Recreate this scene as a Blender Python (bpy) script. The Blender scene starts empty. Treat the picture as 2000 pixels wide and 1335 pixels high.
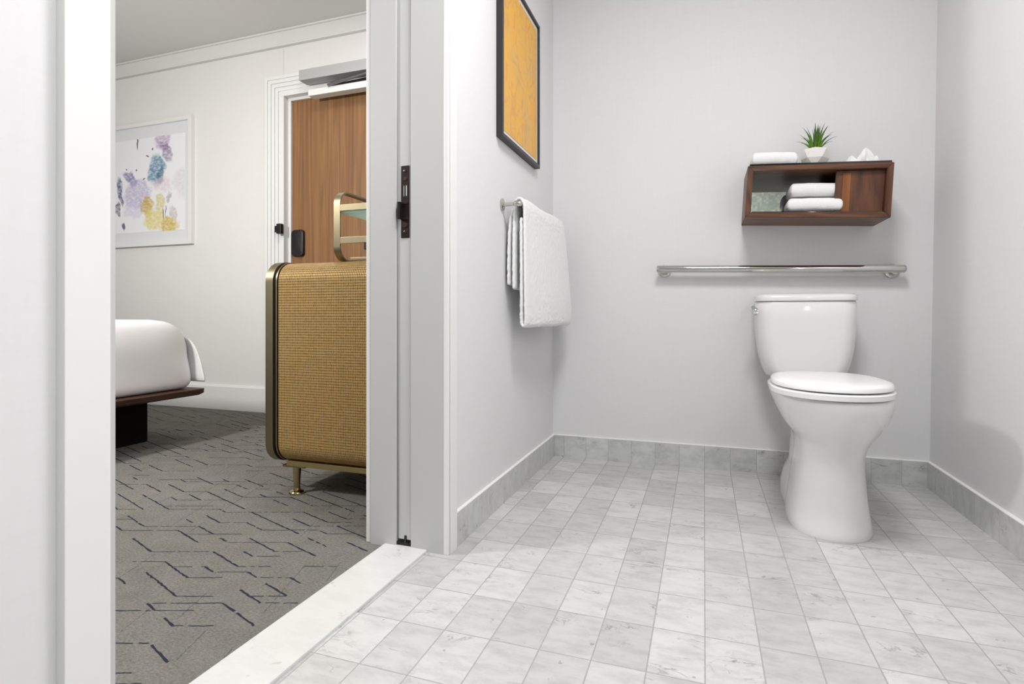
import bpy, bmesh, math, random
from mathutils import Vector, Matrix, Euler, noise as mnoise
C = bpy.context.scene.collection
PI = math.pi
rnd = random.Random(7)

# ------------------------------------------------------------------ materials
def srgb(r, g, b):
    f = lambda c: (c/255/12.92) if c/255 <= .04045 else ((c/255+.055)/1.055)**2.4
    return (f(r), f(g), f(b), 1.0)

class NT:
    """small wrapper around a material's node tree"""
    def __init__(s, name):
        s.m = bpy.data.materials.new(name); s.m.use_nodes = True
        s.t = s.m.node_tree; s.b = s.t.nodes['Principled BSDF']
    def n(s, kind, **kw):
        o = s.t.nodes.new(kind)
        for k, v in kw.items(): setattr(o, k, v)
        return o
    def l(s, a, b): s.t.links.new(a, b)
    def put(s, sock, v):
        if hasattr(v, 'is_output'): s.l(v, sock)
        elif v is not None: sock.default_value = v
    def math(s, op, a, b=None, c=None, clamp=False):
        o = s.n('ShaderNodeMath', operation=op, use_clamp=clamp)
        for i, v in enumerate((a, b, c)):
            if v is not None: s.put(o.inputs[i], v)
        return o.outputs[0]
    def mix(s, f, a, b, blend='MIX'):
        o = s.n('ShaderNodeMix', data_type='RGBA', blend_type=blend)
        s.put(o.inputs[0], f); s.put(o.inputs[6], a); s.put(o.inputs[7], b)
        return o.outputs[2]
    def pos(s): return s.n('ShaderNodeNewGeometry').outputs['Position']
    def obj(s): return s.n('ShaderNodeTexCoord').outputs['Object']
    def uv(s): return s.n('ShaderNodeTexCoord').outputs['UV']
    def sep(s, v):
        o = s.n('ShaderNodeSeparateXYZ'); s.l(v, o.inputs[0]); return o.outputs
    def comb(s, x, y, z=0.0):
        o = s.n('ShaderNodeCombineXYZ')
        for i, v in enumerate((x, y, z)): s.put(o.inputs[i], v)
        return o.outputs[0]
    def mapping(s, v, scale=(1,1,1), rot=(0,0,0), loc=(0,0,0)):
        o = s.n('ShaderNodeMapping'); s.l(v, o.inputs[0])
        o.inputs['Scale'].default_value = scale; o.inputs['Rotation'].default_value = rot
        o.inputs['Location'].default_value = loc
        return o.outputs[0]
    def noise(s, v, scale=5, detail=3, rough=.5, dist=0.0):
        o = s.n('ShaderNodeTexNoise'); s.l(v, o.inputs['Vector'])
        o.inputs['Scale'].default_value = scale; o.inputs['Detail'].default_value = detail
        o.inputs['Roughness'].default_value = rough; o.inputs['Distortion'].default_value = dist
        return o.outputs[0]
    def white(s, v):
        o = s.n('ShaderNodeTexWhiteNoise', noise_dimensions='3D'); s.l(v, o.inputs[0]); return o.outputs[0]
    def ramp(s, f, stops):
        o = s.n('ShaderNodeValToRGB'); s.l(f, o.inputs[0])
        e = o.color_ramp.elements
        while len(e) < len(stops): e.new(.5)
        for i, (p, c) in enumerate(stops):
            e[i].position = p; e[i].color = c if len(c) == 4 else (*c, 1)
        return o.outputs[0]
    def smooth(s, v, lo, hi, a=0.0, b=1.0):
        o = s.n('ShaderNodeMapRange', interpolation_type='SMOOTHSTEP')
        s.put(o.inputs[0], v)
        for i, x in enumerate((lo, hi, a, b)): s.put(o.inputs[1+i], x)
        return o.outputs[0]
    def bump(s, h, strength=.3, dist=.002):
        o = s.n('ShaderNodeBump'); s.put(o.inputs['Height'], h)
        o.inputs['Strength'].default_value = strength; o.inputs['Distance'].default_value = dist
        s.l(o.outputs[0], s.b.inputs['Normal'])
    def set(s, color=None, rough=None, metal=None, spec=None, **kw):
        if color is not None: s.put(s.b.inputs['Base Color'], color)
        if rough is not None: s.put(s.b.inputs['Roughness'], rough)
        if metal is not None: s.put(s.b.inputs['Metallic'], metal)
        if spec is not None: s.put(s.b.inputs['Specular IOR Level'], spec)
        for k, v in kw.items(): s.put(s.b.inputs[k.replace('_', ' ')], v)
        return s.m

M = {}
def plain(name, color, rough=.5, metal=0, spec=.5, var=.02, scale=40, bump=0, **kw):
    t = NT(name)
    f = t.noise(t.obj(), scale, 3)
    a = tuple(max(0, c*(1-var)) for c in color[:3])+(1,); b = tuple(min(1, c*(1+var)) for c in color[:3])+(1,)
    M[name] = t.set(t.mix(f, a, b), rough, metal, spec, **kw)
    if bump: t.bump(f, bump, .001)
    return M[name]

def wallpaper(name, color):
    t = NT(name); p = t.pos()
    v = t.noise(t.mapping(p, (160, 160, 9)), 1, 2)
    h = t.noise(t.mapping(p, (9, 9, 160)), 1, 2)
    f = t.math('ADD', t.math('MULTIPLY', v, .5), t.math('MULTIPLY', h, .5))
    a = tuple(c*.965 for c in color[:3])+(1,); b = tuple(min(1, c*1.035) for c in color[:3])+(1,)
    M[name] = t.set(t.mix(f, a, b), .75, 0, .25)
    t.bump(f, .08, .001)
wallpaper('bath wallpaper', (.735, .731, .740, 1))
wallpaper('bedroom wallcovering', (.76, .75, .735, 1))
plain('white paint', (.80, .80, .795, 1), .38, var=.008)
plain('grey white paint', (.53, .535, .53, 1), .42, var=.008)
plain('ceiling paint', (.72, .715, .70, 1), .8, var=.01, spec=.2)
plain('porcelain', (.80, .80, .80, 1), .10, var=.004, scale=5, spec=.55)
plain('seat plastic', (.84, .84, .835, 1), .18, var=.004, scale=5)
plain('chrome', (.86, .86, .86, 1), .06, 1, var=.01)
plain('polished steel', (.58, .57, .545, 1), .07, 1, var=.02)
plain('brass', (.25, .215, .135, 1), .42, 1, var=.06, scale=60)
plain('polished brass', (.50, .40, .21, 1), .18, 1, var=.05, scale=60)
plain('dark bronze', (.030, .020, .018, 1), .35, .6, var=.1, scale=200)
plain('bronze screw', (.09, .06, .052, 1), .3, .8, var=.1, scale=200)
plain('black satin', (.010, .010, .011, 1), .38, var=.1)
plain('pedestal black', (.004, .004, .004, 1), .8, var=.1, spec=.15)
plain('black rubber', (.006, .006, .006, 1), .7, var=.1)
plain('black glass', (.008, .008, .008, 1), .06, var=.05, spec=.6)
plain('charcoal frame', (.022, .019, .022, 1), .40, var=.12, scale=90)
plain('frame white', (.80, .79, .775, 1), .35, var=.01)
plain('mat board', (.72, .735, .76, 1), .8, var=.008, spec=.2)
plain('fillet', (.72, .72, .72, 1), .5, var=.01)
plain('caulk', (.85, .85, .84, 1), .5, var=.01)
plain('closer metal', (.42, .42, .42, 1), .45, .1, var=.02)
plain('closer dark', (.035, .04, .04, 1), .3, .7, var=.1)
plain('closer steel', (.20, .205, .205, 1), .3, .8, var=.1)
plain('tissue paper', (.88, .88, .88, 1), .9, var=.02, spec=.1)
plain('soil', (.06, .035, .02, 1), .9, var=.5, scale=300)
plain('pot ceramic', (.80, .775, .755, 1), .45, var=.015)
plain('bedding', (.86, .855, .86, 1), .85, var=.01, spec=.15)
plain('drape bedding', (.78, .77, .77, 1), .85, var=.01, spec=.15)
plain('pocket dark', (.02, .02, .02, 1), .8)
plain('mirror', (.86, .88, .86, 1), .02, 1, var=.002)

t = NT('teal glass'); M['teal glass'] = t.set(t.mix(t.noise(t.obj(), 8), srgb(176, 206, 200), srgb(196, 220, 214)), .15, 0, .6, Transmission_Weight=.15, IOR=1.45)

tr_ = t.n('ShaderNodeBsdfTranslucent'); tr_.inputs[0].default_value = srgb(215, 234, 228); mx_ = t.n('ShaderNodeMixShader'); mx_.inputs[0].default_value = .6
t.l(t.b.outputs[0], mx_.inputs[1]); t.l(tr_.outputs[0], mx_.inputs[2]); t.l(mx_.outputs[0], t.t.nodes['Material Output'].inputs[0])

def terry(name, col, sc=420):
    t = NT(name); p = t.obj()
    a = t.noise(p, sc, 2, .6); b = t.noise(t.mapping(p, (1, 1, .25)), sc*.35, 3, .6); d = t.noise(p, 22, 3)
    f = t.math('ADD', t.math('MULTIPLY', a, .5), t.math('MULTIPLY', b, .5))
    lo = tuple(c*.90 for c in col[:3])+(1,)
    M[name] = t.set(t.mix(f, lo, col), .95, 0, .05, Sheen_Weight=.2)
    t.bump(t.math('ADD', f, t.math('MULTIPLY', d, .5)), .55, .004)
terry('terry cotton', (.86, .86, .865, 1)); terry('soft terry', (.90, .90, .905, 1), 300)

def marble(name, base, vein, tx=None, ty=None, axes=(0, 1), grout=(.50, .50, .485, 1), gw=.0022, var=.13, vs=1.0, veinamt=1.25):
    """veined white marble; with tx/ty = (origin, pitch) it is cut in tiles, each tile its own piece of stone"""
    t = NT(name); p = t.pos(); s = t.sep(p)
    fac = None; idv = None
    def cell(ax, o, pitch):
        q = t.math('DIVIDE', t.math('SUBTRACT', s[ax], o), pitch)
        i = t.math('FLOOR', q); fr = t.math('SUBTRACT', q, i)
        d = t.math('MULTIPLY', t.math('SUBTRACT', .5, t.math('ABSOLUTE', t.math('SUBTRACT', fr, .5))), pitch)
        return i, d
    dx = dy = None; ix = iy = 0.0
    if tx: ix, dx = cell(axes[0], *tx)
    if ty: iy, dy = cell(axes[1], *ty)
    idv = t.comb(ix, iy, 3.0)
    r1 = t.white(idv)
    idw = t.n('ShaderNodeVectorMath', operation='MULTIPLY_ADD')
    t.l(idv, idw.inputs[0]); idw.inputs[1].default_value = (3.17, 7.31, 1.7); t.l(p, idw.inputs[2])
    pv = t.mapping(idw.outputs[0], (7*vs, 15*vs, 15*vs), (0, 0, .25))
    n1 = t.noise(pv, 1, 6, .62, .9)
    ridge = t.math('ABSOLUTE', t.math('SUBTRACT', n1, .5))
    v1 = t.smooth(ridge, 0, .022, 1, 0)
    cl = t.noise(t.mapping(idw.outputs[0], (7*vs, 11*vs, 9*vs)), 1, 3, .6)
    vmask = t.smooth(cl, .50, .72)
    spots = t.smooth(t.noise(idw.outputs[0], 42*vs, 2, .5), .70, .76)
    cloud = t.smooth(t.noise(t.mapping(idw.outputs[0], (12*vs, 30*vs, 20*vs), (0, 0, .25)), 1, 6, .7), .38, .70)
    bright = t.math('ADD', 1-var*.62, t.math('MULTIPLY', r1, var))
    col = t.mix(t.math('MULTIPLY', cloud, .36*veinamt), base, vein)
    col = t.mix(t.math('MULTIPLY', t.math('MULTIPLY', v1, vmask), .75*veinamt), col, tuple(c*.62 for c in vein[:3])+(1,))
    col = t.mix(t.math('MULTIPLY', spots, .42*veinamt), col, tuple(c*.5 for c in vein[:3])+(1,))
    bc = t.n('ShaderNodeVectorMath', operation='SCALE'); t.l(col, bc.inputs[0]); t.l(bright, bc.inputs['Scale'])
    col = bc.outputs[0]
    rough = .28
    if dx is not None or dy is not None:
        d = dx if dy is None else (dy if dx is None else t.math('MINIMUM', dx, dy))
        wob = t.math('ADD', d, t.math('MULTIPLY', t.math('SUBTRACT', t.noise(p, 90, 2), .5), .0012))
        g = t.smooth(wob, gw*.4, gw*.4+.0009, 1, 0)
        col = t.mix(g, col, grout)
        rough = t.math('ADD', .28, t.math('MULTIPLY', g, .5))
        t.bump(t.math('MULTIPLY', g, -1), .35, .0015)
    M[name] = t.set(col, rough, 0, .5)
marble('floor marble', (.60, .60, .593, 1), (.33, .335, .342, 1), (.002, .1055), (1.228, .1575), grout=(.36, .36, .35, 1), var=.24)
marble('saddle marble', (.68, .68, .67, 1), (.50, .50, .50, 1), veinamt=.7, vs=.8, var=.0)
marble('base marble x', (.62, .625, .62, 1), (.34, .345, .345, 1), (.002, .1055), None, var=.16, vs=1.1, grout=(.42, .42, .41, 1), gw=.0014)
marble('base marble y', (.60, .605, .60, 1), (.38, .385, .385, 1), (1.228, .1575), None, axes=(1, 0), var=.10, vs=1.0, grout=(.50, .50, .49, 1), gw=.0012)

t = NT('mosaic'); p = t.mapping(t.pos(), (46, 46, 46)); s = t.sep(p)
i1 = t.math('FLOOR', s[0]); i2 = t.math('FLOOR', s[2]); i3 = t.math('FLOOR', s[1])
M['mosaic'] = t.set(t.ramp(t.white(t.comb(i1, i2, i3)), [(0, srgb(160, 172, 162)), (.7, srgb(178, 188, 178)), (1, srgb(208, 212, 204))]), .25)

# carpet: broken tufted lines on a slanted lattice
t = NT('tufted carpet'); p = t.pos()
wob = t.n('ShaderNodeTexNoise'); t.l(p, wob.inputs['Vector']); wob.inputs['Scale'].default_value = 120; wob.inputs['Detail'].default_value = 2
wv = t.n('ShaderNodeVectorMath', operation='MULTIPLY_ADD'); t.l(wob.outputs['Color'], wv.inputs[0]); wv.inputs[1].default_value = (.007, .007, 0); t.l(p, wv.inputs[2])
def tuft(ang, pitch, seglen, width, thr, seed):
    q = t.sep(t.mapping(wv.outputs[0], (1, 1, 1), (0, 0, math.radians(-ang))))
    r = t.math('DIVIDE', q[1], pitch); row = t.math('FLOOR', r)
    d = t.math('MULTIPLY', t.math('ABSOLUTE', t.math('SUBTRACT', t.math('SUBTRACT', r, row), .5)), pitch)
    off = t.math('MULTIPLY', t.white(t.comb(row, seed, 1.0)), 5.0)
    sg = t.math('ADD', t.math('DIVIDE', q[0], seglen), off); si = t.math('FLOOR', sg)
    on = t.math('GREATER_THAN', t.white(t.comb(row, si, seed)), thr)
    fr = t.math('SUBTRACT', sg, si)
    trim = t.math('MULTIPLY', t.math('GREATER_THAN', fr, .04), t.math('LESS_THAN', fr, .96))
    ln = t.smooth(d, width*.4, width*.8, 1, 0)
    return t.math('MULTIPLY', t.math('MULTIPLY', ln, on), trim)
D = tuft(108, .090, .12, .0024, .70, 37.0)
def carpet_finish(t, p, k):
    fine = t.noise(p, 520, 2, .6); spk = t.noise(t.mapping(p, (1, 1.5, 1), (0, 0, .3)), 130, 3, .7); mid = t.noise(p, 14, 3, .6); big = t.noise(p, 2.2, 2)
    f = t.math('ADD', t.math('MULTIPLY', fine, .25), t.math('ADD', t.math('MULTIPLY', spk, .50), t.math('ADD', t.math('MULTIPLY', mid, .15), t.math('MULTIPLY', big, .1))))
    col = t.ramp(f, [(.34, (.105, .100, .088, 1)), (.52, (.195, .188, .170, 1)), (.70, (.30, .29, .265, 1))])
    return f, t.mix(k, col, (.024, .028, .046, 1))
f, col = carpet_finish(t, p, t.math('MULTIPLY', D, .40))
M['tufted carpet'] = t.set(col, .97, 0, .05); t.bump(f, .8, .004)
for nm, k in (('carpet ink', .95), ('carpet thin ink', .80)):
    t = NT(nm); p = t.pos(); f, col = carpet_finish(t, p, k); M[nm] = t.set(col, .97, 0, .05); t.bump(f, .8, .004)

def wood(name, c0, c1, c2, axis='z', freq=26, along=1.3, rough=.42, dist=2.0, ringamt=.55):
    t = NT(name); p = t.obj()
    sc = {'z': (freq, freq, along), 'x': (along, freq, freq), 'y': (freq, along, freq)}[axis]
    g = t.noise(t.mapping(p, sc), 1, 5, .62, dist*.25)
    sc2 = tuple(v*.23 if v == freq else v*.45 for v in sc)
    w = t.noise(t.mapping(p, sc2, loc=(1.7, .4, 2.2)), 1, 2, .5, .6)
    rings = t.math('FRACT', t.math('MULTIPLY', w, 9.0))
    rings = t.math('ABSOLUTE', t.math('SUBTRACT', rings, .5))
    pore = t.smooth(t.noise(t.mapping(p, tuple(v*9 if v == freq else v*6 for v in sc)), 1, 2), .58, .75)
    f = t.math('ADD', t.math('MULTIPLY', g, .65), t.math('MULTIPLY', rings, ringamt))
    col = t.ramp(f, [(.22, c0), (.48, c1), (.78, c2)])
    col = t.mix(t.math('MULTIPLY', pore, .30), col, tuple(c*.4 for c in c0[:3])+(1,))
    M[name] = t.set(col, rough, 0, .4); t.bump(g, .06, .001)
wood('walnut veneer door', srgb(118, 83, 52), srgb(146, 106, 68), srgb(164, 123, 83), 'z', 46, .9, ringamt=.34)
wood('walnut', srgb(58, 33, 20), srgb(94, 58, 37), srgb(124, 80, 50), 'x', 34, 2.2, .38)
wood('walnut upright', srgb(58, 33, 20), srgb(92, 56, 36), srgb(118, 76, 47), 'z', 30, 2.0, .38)
wood('walnut pull', srgb(105, 58, 24), srgb(138, 82, 38), srgb(160, 100, 52), 'z', 30, 2.0, .4)
wood('dark walnut', srgb(42, 24, 17), srgb(66, 41, 30), srgb(84, 54, 40), 'y', 30, 2.0, .45)

# gold woven cloth for the console: UV in metres (u along the body, v round it)
t = NT('gold weave'); s = t.sep(t.uv())
row = t.math('DIVIDE', s[1], .0098); ri = t.math('FLOOR', row); rf = t.math('SUBTRACT', row, ri)
cx = t.math('ADD', t.math('DIVIDE', s[0], .0088), t.math('MULTIPLY', ri, .37)); ci = t.math('FLOOR', cx); cf = t.math('SUBTRACT', cx, ci)
slit = t.math('MULTIPLY', t.smooth(t.math('ABSOLUTE', t.math('SUBTRACT', rf, .5)), .06, .16, 1, 0), t.smooth(t.math('ABSOLUTE', t.math('SUBTRACT', cf, .5)), .36, .48, 1, .25))
yarn = t.math('ABSOLUTE', t.math('SINE', t.math('MULTIPLY', s[0], PI/.0072)))
rv = t.white(t.comb(ri, ci, 2.0))
base = t.mix(t.smooth(yarn, .05, .75), srgb(104, 78, 38), srgb(184, 150, 92))
base = t.mix(t.math('MULTIPLY', rv, .35), base, srgb(200, 168, 110))
col = t.mix(t.math('MULTIPLY', slit, .72), base, srgb(62, 42, 16))
M['gold weave'] = t.set(col, .5, .25, .4); t.bump(t.math('SUBTRACT', t.math('MULTIPLY', yarn, .4), slit), .7, .003)

t = NT('succulent leaf'); s = t.sep(t.uv())
M['succulent leaf'] = t.set(t.ramp(s[1], [(0, srgb(122, 160, 28)), (.45, srgb(84, 134, 30)), (.8, srgb(70, 102, 50)), (1, srgb(70, 70, 72))]), .45)

# yellow abstract print
t = NT('yellow print'); p = t.obj()
w1 = t.noise(t.mapping(p, (1, 5, 3)), 1, 2, .4, 1.2)
l1 = t.smooth(t.math('ABSOLUTE', t.math('SUBTRACT', t.math('FRACT', t.math('MULTIPLY', w1, 8.0)), .5)), .0, .17, 1, 0)
w2 = t.noise(t.mapping(p, (1, 4, 6), loc=(0, 3, 1)), 1, 2, .4, 1.5)
l2 = t.smooth(t.math('ABSOLUTE', t.math('SUBTRACT', t.math('FRACT', t.math('MULTIPLY', w2, 6.0)), .5)), .0, .13, 1, 0)
bs = t.ramp(t.noise(p, 7, 4), [(.3, srgb(234, 172, 46)), (.55, srgb(228, 172, 60)), (.75, srgb(216, 170, 92))])
col = t.mix(t.math('MULTIPLY', l1, .55), bs, srgb(208, 142, 74)); col = t.mix(t.math('MULTIPLY', l2, .45), col, srgb(196, 152, 112))
M['yellow print'] = t.set(col, .35, 0, .4)

# splashed abstract sheet (object coordinates: x along the wall, z up, metres from the print's centre)
t = NT('splash print'); p = t.obj()
wn = t.n('ShaderNodeTexNoise'); t.l(p, wn.inputs['Vector']); wn.inputs['Scale'].default_value = 9; wn.inputs['Detail'].default_value = 5
wp = t.n('ShaderNodeVectorMath', operation='MULTIPLY_ADD'); t.l(wn.outputs['Color'], wp.inputs[0]); wp.inputs[1].default_value = (.15, 0, .15); t.l(p, wp.inputs[2])
sq = t.sep(wp.outputs[0])
brush = t.noise(t.mapping(p, (30, 1, 55), (0, .6, 0)), 1, 4, .7)
brush2 = t.noise(t.mapping(p, (60, 1, 14), (0, -.5, 0)), 1, 3, .7)
col = srgb(236, 236, 240)
PSX, PSZ = .035, .105
SPL = [  # cx, cz, rx, rz, tilt, colour, strength
 (.36, .34, .085, .15, .25, (178, 150, 190), .75), (.40, .21, .05, .09, .5, (120, 92, 140), .7),
 (.30, .07, .095, .12, .1, (92, 140, 168), .95), (.34, .01, .05, .06, 0, (70, 104, 136), .7),
 (.02, .02, .09, .05, -.5, (118, 118, 160), .9), (-.09, -.08, .035, .12, .25, (62, 76, 118), .95), (-.12, -.20, .018, .05, .1, (52, 60, 84), .8),
 (.10, -.10, .15, .12, .3, (182, 170, 206), .75), (.06, -.22, .10, .07, .2, (206, 200, 226), .6),
 (.19, -.20, .075, .075, .7, (196, 168, 62), .95), (.33, -.17, .06, .06, .2, (204, 196, 96), .75), (.27, -.30, .10, .09, .3, (222, 206, 104), .85),
 (.42, -.36, .085, .075, -.2, (204, 178, 50), .95), (.47, -.26, .03, .05, 0, (176, 150, 130), .5), (.24, -.52, .11, .05, .1, (226, 216, 110), .85), (.15, -.53, .04, .03, 0, (224, 176, 168), .6),
 (.35, -.04, .10, .05, 0, (222, 202, 210), .6), (.56, -.05, .10, .12, .3, (206, 198, 206), .45), (.42, -.14, .02, .06, 0, (120, 108, 120), .5)]
for cx_, cz_, rx, rz, ti, c_, st in SPL:
    dx = t.math('SUBTRACT', sq[0], cx_+PSX); dz = t.math('SUBTRACT', sq[2], cz_+PSZ)
    ux = t.math('ADD', t.math('MULTIPLY', dx, math.cos(ti)/rx), t.math('MULTIPLY', dz, math.sin(ti)/rx))
    uz = t.math('ADD', t.math('MULTIPLY', dx, -math.sin(ti)/rz), t.math('MULTIPLY', dz, math.cos(ti)/rz))
    d = t.math('SQRT', t.math('ADD', t.math('MULTIPLY', ux, ux), t.math('MULTIPLY', uz, uz)))
    m_ = t.math('MULTIPLY', t.smooth(d, .75, 1.12, 1, 0), t.smooth(brush, .28, .62, .25, 1))
    col = t.mix(t.math('MULTIPLY', m_, st), col, srgb(*c_))
STK = [(-.26, .04, .035, .010, .8), (-.20, .17, .008, .05, .2), (.10, .30, .008, .07, .1), (.13, .38, .02, .008, .5), (.60, .38, .012, .035, -.6), (.61, .13, .03, .010, .5), (.62, .10, .012, .008, 0),
 (.17, .02, .018, .008, .6), (.20, .19, .02, .008, -.4), (.26, .24, .012, .012, .2), (-.02, .11, .008, .01, 0), (.09, .09, .01, .012, 0), (.60, -.26, .02, .05, -.3), (.63, -.40, .015, .05, -.4), (.58, -.46, .012, .05, .3), (.64, -.33, .03, .02, .2),
 (.55, -.58, .02, .012, .3), (.50, -.62, .02, .008, .5), (.40, -.63, .02, .015, 0), (-.04, -.48, .008, .03, .2), (.02, -.53, .02, .008, .4), (.62, -.22, .035, .018, 0), (-.05, -.33, .02, .03, .3), (.36, -.26, .006, .06, .1), (.39, -.24, .006, .05, -.1), (-.30, .12, .006, .04, .4)]
wq = t.n('ShaderNodeVectorMath', operation='MULTIPLY_ADD'); t.l(wn.outputs['Color'], wq.inputs[0]); wq.inputs[1].default_value = (.06, 0, .06); t.l(p, wq.inputs[2]); sq2 = t.sep(wq.outputs[0])
for cx_, cz_, rx, rz, ti in STK:
    dx = t.math('SUBTRACT', sq2[0], cx_-.010); dz = t.math('SUBTRACT', sq2[2], cz_+.055)
    ux = t.math('ADD', t.math('MULTIPLY', dx, math.cos(ti)/rx), t.math('MULTIPLY', dz, math.sin(ti)/rx))
    uz = t.math('ADD', t.math('MULTIPLY', dx, -math.sin(ti)/rz), t.math('MULTIPLY', dz, math.cos(ti)/rz))
    d = t.math('SQRT', t.math('ADD', t.math('MULTIPLY', ux, ux), t.math('MULTIPLY', uz, uz)))
    m_ = t.math('MULTIPLY', t.smooth(d, .6, 1.05, 1, 0), t.smooth(brush2, .30, .42))
    col = t.mix(t.math('MULTIPLY', m_, .85), col, srgb(60, 60, 84))
M['splash print'] = t.set(col, .6, 0, .3)

# ------------------------------------------------------------------ mesh helpers
def obj(name, bm, mat, parent=None, smooth=False, auto=None, mw=None):
    bmesh.ops.recalc_face_normals(bm, faces=bm.faces[:])
    me = bpy.data.meshes.new(name); bm.to_mesh(me); bm.free()
    o = bpy.data.objects.new(name, me); C.objects.link(o)
    if mat: me.materials.append(M[mat])
    if smooth:
        for p_ in me.polygons: p_.use_smooth = True
        if auto is not None:
            try: me.set_sharp_from_angle(angle=math.radians(auto))
            except Exception: pass
    if parent: o.parent = parent
    if mw is not None: o.matrix_world = mw
    return o
def tag(o, label=None, cat=None, group=None, kind=None):
    if label: o['label'] = label
    if cat: o['category'] = cat
    if group: o['group'] = group
    if kind: o['kind'] = kind
    return o
def thing(name, label, cat, loc=(0, 0, 0), rot=(0, 0, 0), group=None):
    o = bpy.data.objects.new(name, None); C.objects.link(o)
    o.location = loc; o.rotation_euler = rot; o.empty_display_size = .05
    return tag(o, label, cat, group)
def box(bm, x0, x1, y0, y1, z0, z1, bev=0, seg=2):
    r = bmesh.ops.create_cube(bm, size=1)
    vs = r['verts']
    for v in vs:
        v.co = Vector((x0+(x1-x0)*(v.co.x+.5), y0+(y1-y0)*(v.co.y+.5), z0+(z1-z0)*(v.co.z+.5)))
    if bev:
        es = list({e for v in vs for e in v.link_edges})
        bmesh.ops.bevel(bm, geom=es, offset=bev, segments=seg, affect='EDGES', profile=.6)
    return bm
def B(*a, **k): return box(bmesh.new(), *a, **k)
def cyl(bm, p0, p1, r0, r1=None, seg=24, caps=True):
    p0, p1 = Vector(p0), Vector(p1); r1 = r0 if r1 is None else r1
    d = (p1-p0).normalized(); a = d.orthogonal().normalized(); b = d.cross(a)
    R = []
    for p_, r in ((p0, r0), (p1, r1)):
        R.append([bm.verts.new(p_+(a*math.cos(2*PI*i/seg)+b*math.sin(2*PI*i/seg))*r) for i in range(seg)])
    for i in range(seg): bm.faces.new((R[0][i], R[0][(i+1) % seg], R[1][(i+1) % seg], R[1][i]))
    if caps: bm.faces.new(R[0][::-1]); bm.faces.new(R[1])
    return bm
def lathe(bm, prof, origin=(0, 0, 0), axis='z', seg=28):
    """prof: (radius, height) list; closed at both ends"""
    o = Vector(origin); R = []
    for r, h in prof:
        ring = []
        for i in range(seg):
            c, s_ = math.cos(2*PI*i/seg)*max(r, 1e-5), math.sin(2*PI*i/seg)*max(r, 1e-5)
            ring.append(bm.verts.new(o+(Vector((c, s_, h)) if axis == 'z' else Vector((h, c, s_)) if axis == 'x' else Vector((c, h, s_)))))
        R.append(ring)
    for k in range(len(R)-1):
        for i in range(seg): bm.faces.new((R[k][i], R[k][(i+1) % seg], R[k+1][(i+1) % seg], R[k+1][i]))
    bm.faces.new(R[0][::-1]); bm.faces.new(R[-1])
    return bm
def loft(bm, rings, closed=True, caps=True, uv=None):
    V = [[bm.verts.new(p_) for p_ in r] for r in rings]; n = len(V[0])
    for k in range(len(V)-1):
        for i in range(n if closed else n-1):
            j = (i+1) % n
            bm.faces.new((V[k][i], V[k][j], V[k+1][j], V[k+1][i]))
    if caps and closed: bm.faces.new(V[0][::-1]); bm.faces.new(V[-1])
    return bm
def tube(bm, pts, r, seg=12, caps=True):
    pts = [Vector(p_) for p_ in pts]; rings = []; up = None
    for i, p_ in enumerate(pts):
        d = (pts[min(i+1, len(pts)-1)]-pts[max(i-1, 0)]).normalized()
        if up is None: up = d.orthogonal().normalized()
        a = (up-d*up.dot(d)).normalized(); up = a; b = d.cross(a)
        rr = r[i] if isinstance(r, (list, tuple)) else r
        rings.append([p_+(a*math.cos(2*PI*k/seg)+b*math.sin(2*PI*k/seg))*rr for k in range(seg)])
    return loft(bm, rings, True, caps)
def rrect(w, h, r, n=8):
    """rounded rectangle outline, centred, counter-clockwise"""
    out = []
    for cx_, cy_, a0 in ((w/2-r, h/2-r, 0), (-w/2+r, h/2-r, PI/2), (-w/2+r, -h/2+r, PI), (w/2-r, -h/2+r, 1.5*PI)):
        for i in range(n+1):
            a = a0+PI/2*i/n; out.append((cx_+r*math.cos(a), cy_+r*math.sin(a)))
    return out
def prism(bm, outline, fmap, d0, d1):
    """extrude a 2-D outline between depths d0, d1; fmap(u,v,d)->point"""
    return loft(bm, [[Vector(fmap(u, v, d)) for u, v in outline] for d in (d0, d1)])
def mods(o, sub=0, solid=0, off=0, bev=0):
    if solid:
        m = o.modifiers.new('s', 'SOLIDIFY'); m.thickness = solid; m.offset = off
    if bev:
        m = o.modifiers.new('b', 'BEVEL'); m.width = bev; m.segments = 2
    if sub:
        m = o.modifiers.new('u', 'SUBSURF'); m.levels = sub; m.render_levels = sub
    return o
def struct(name, bm, mat, parent=None, **k):
    o = obj(name, bm, mat, parent, **k)
    if parent is None: o['kind'] = 'structure'
    return o

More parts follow.
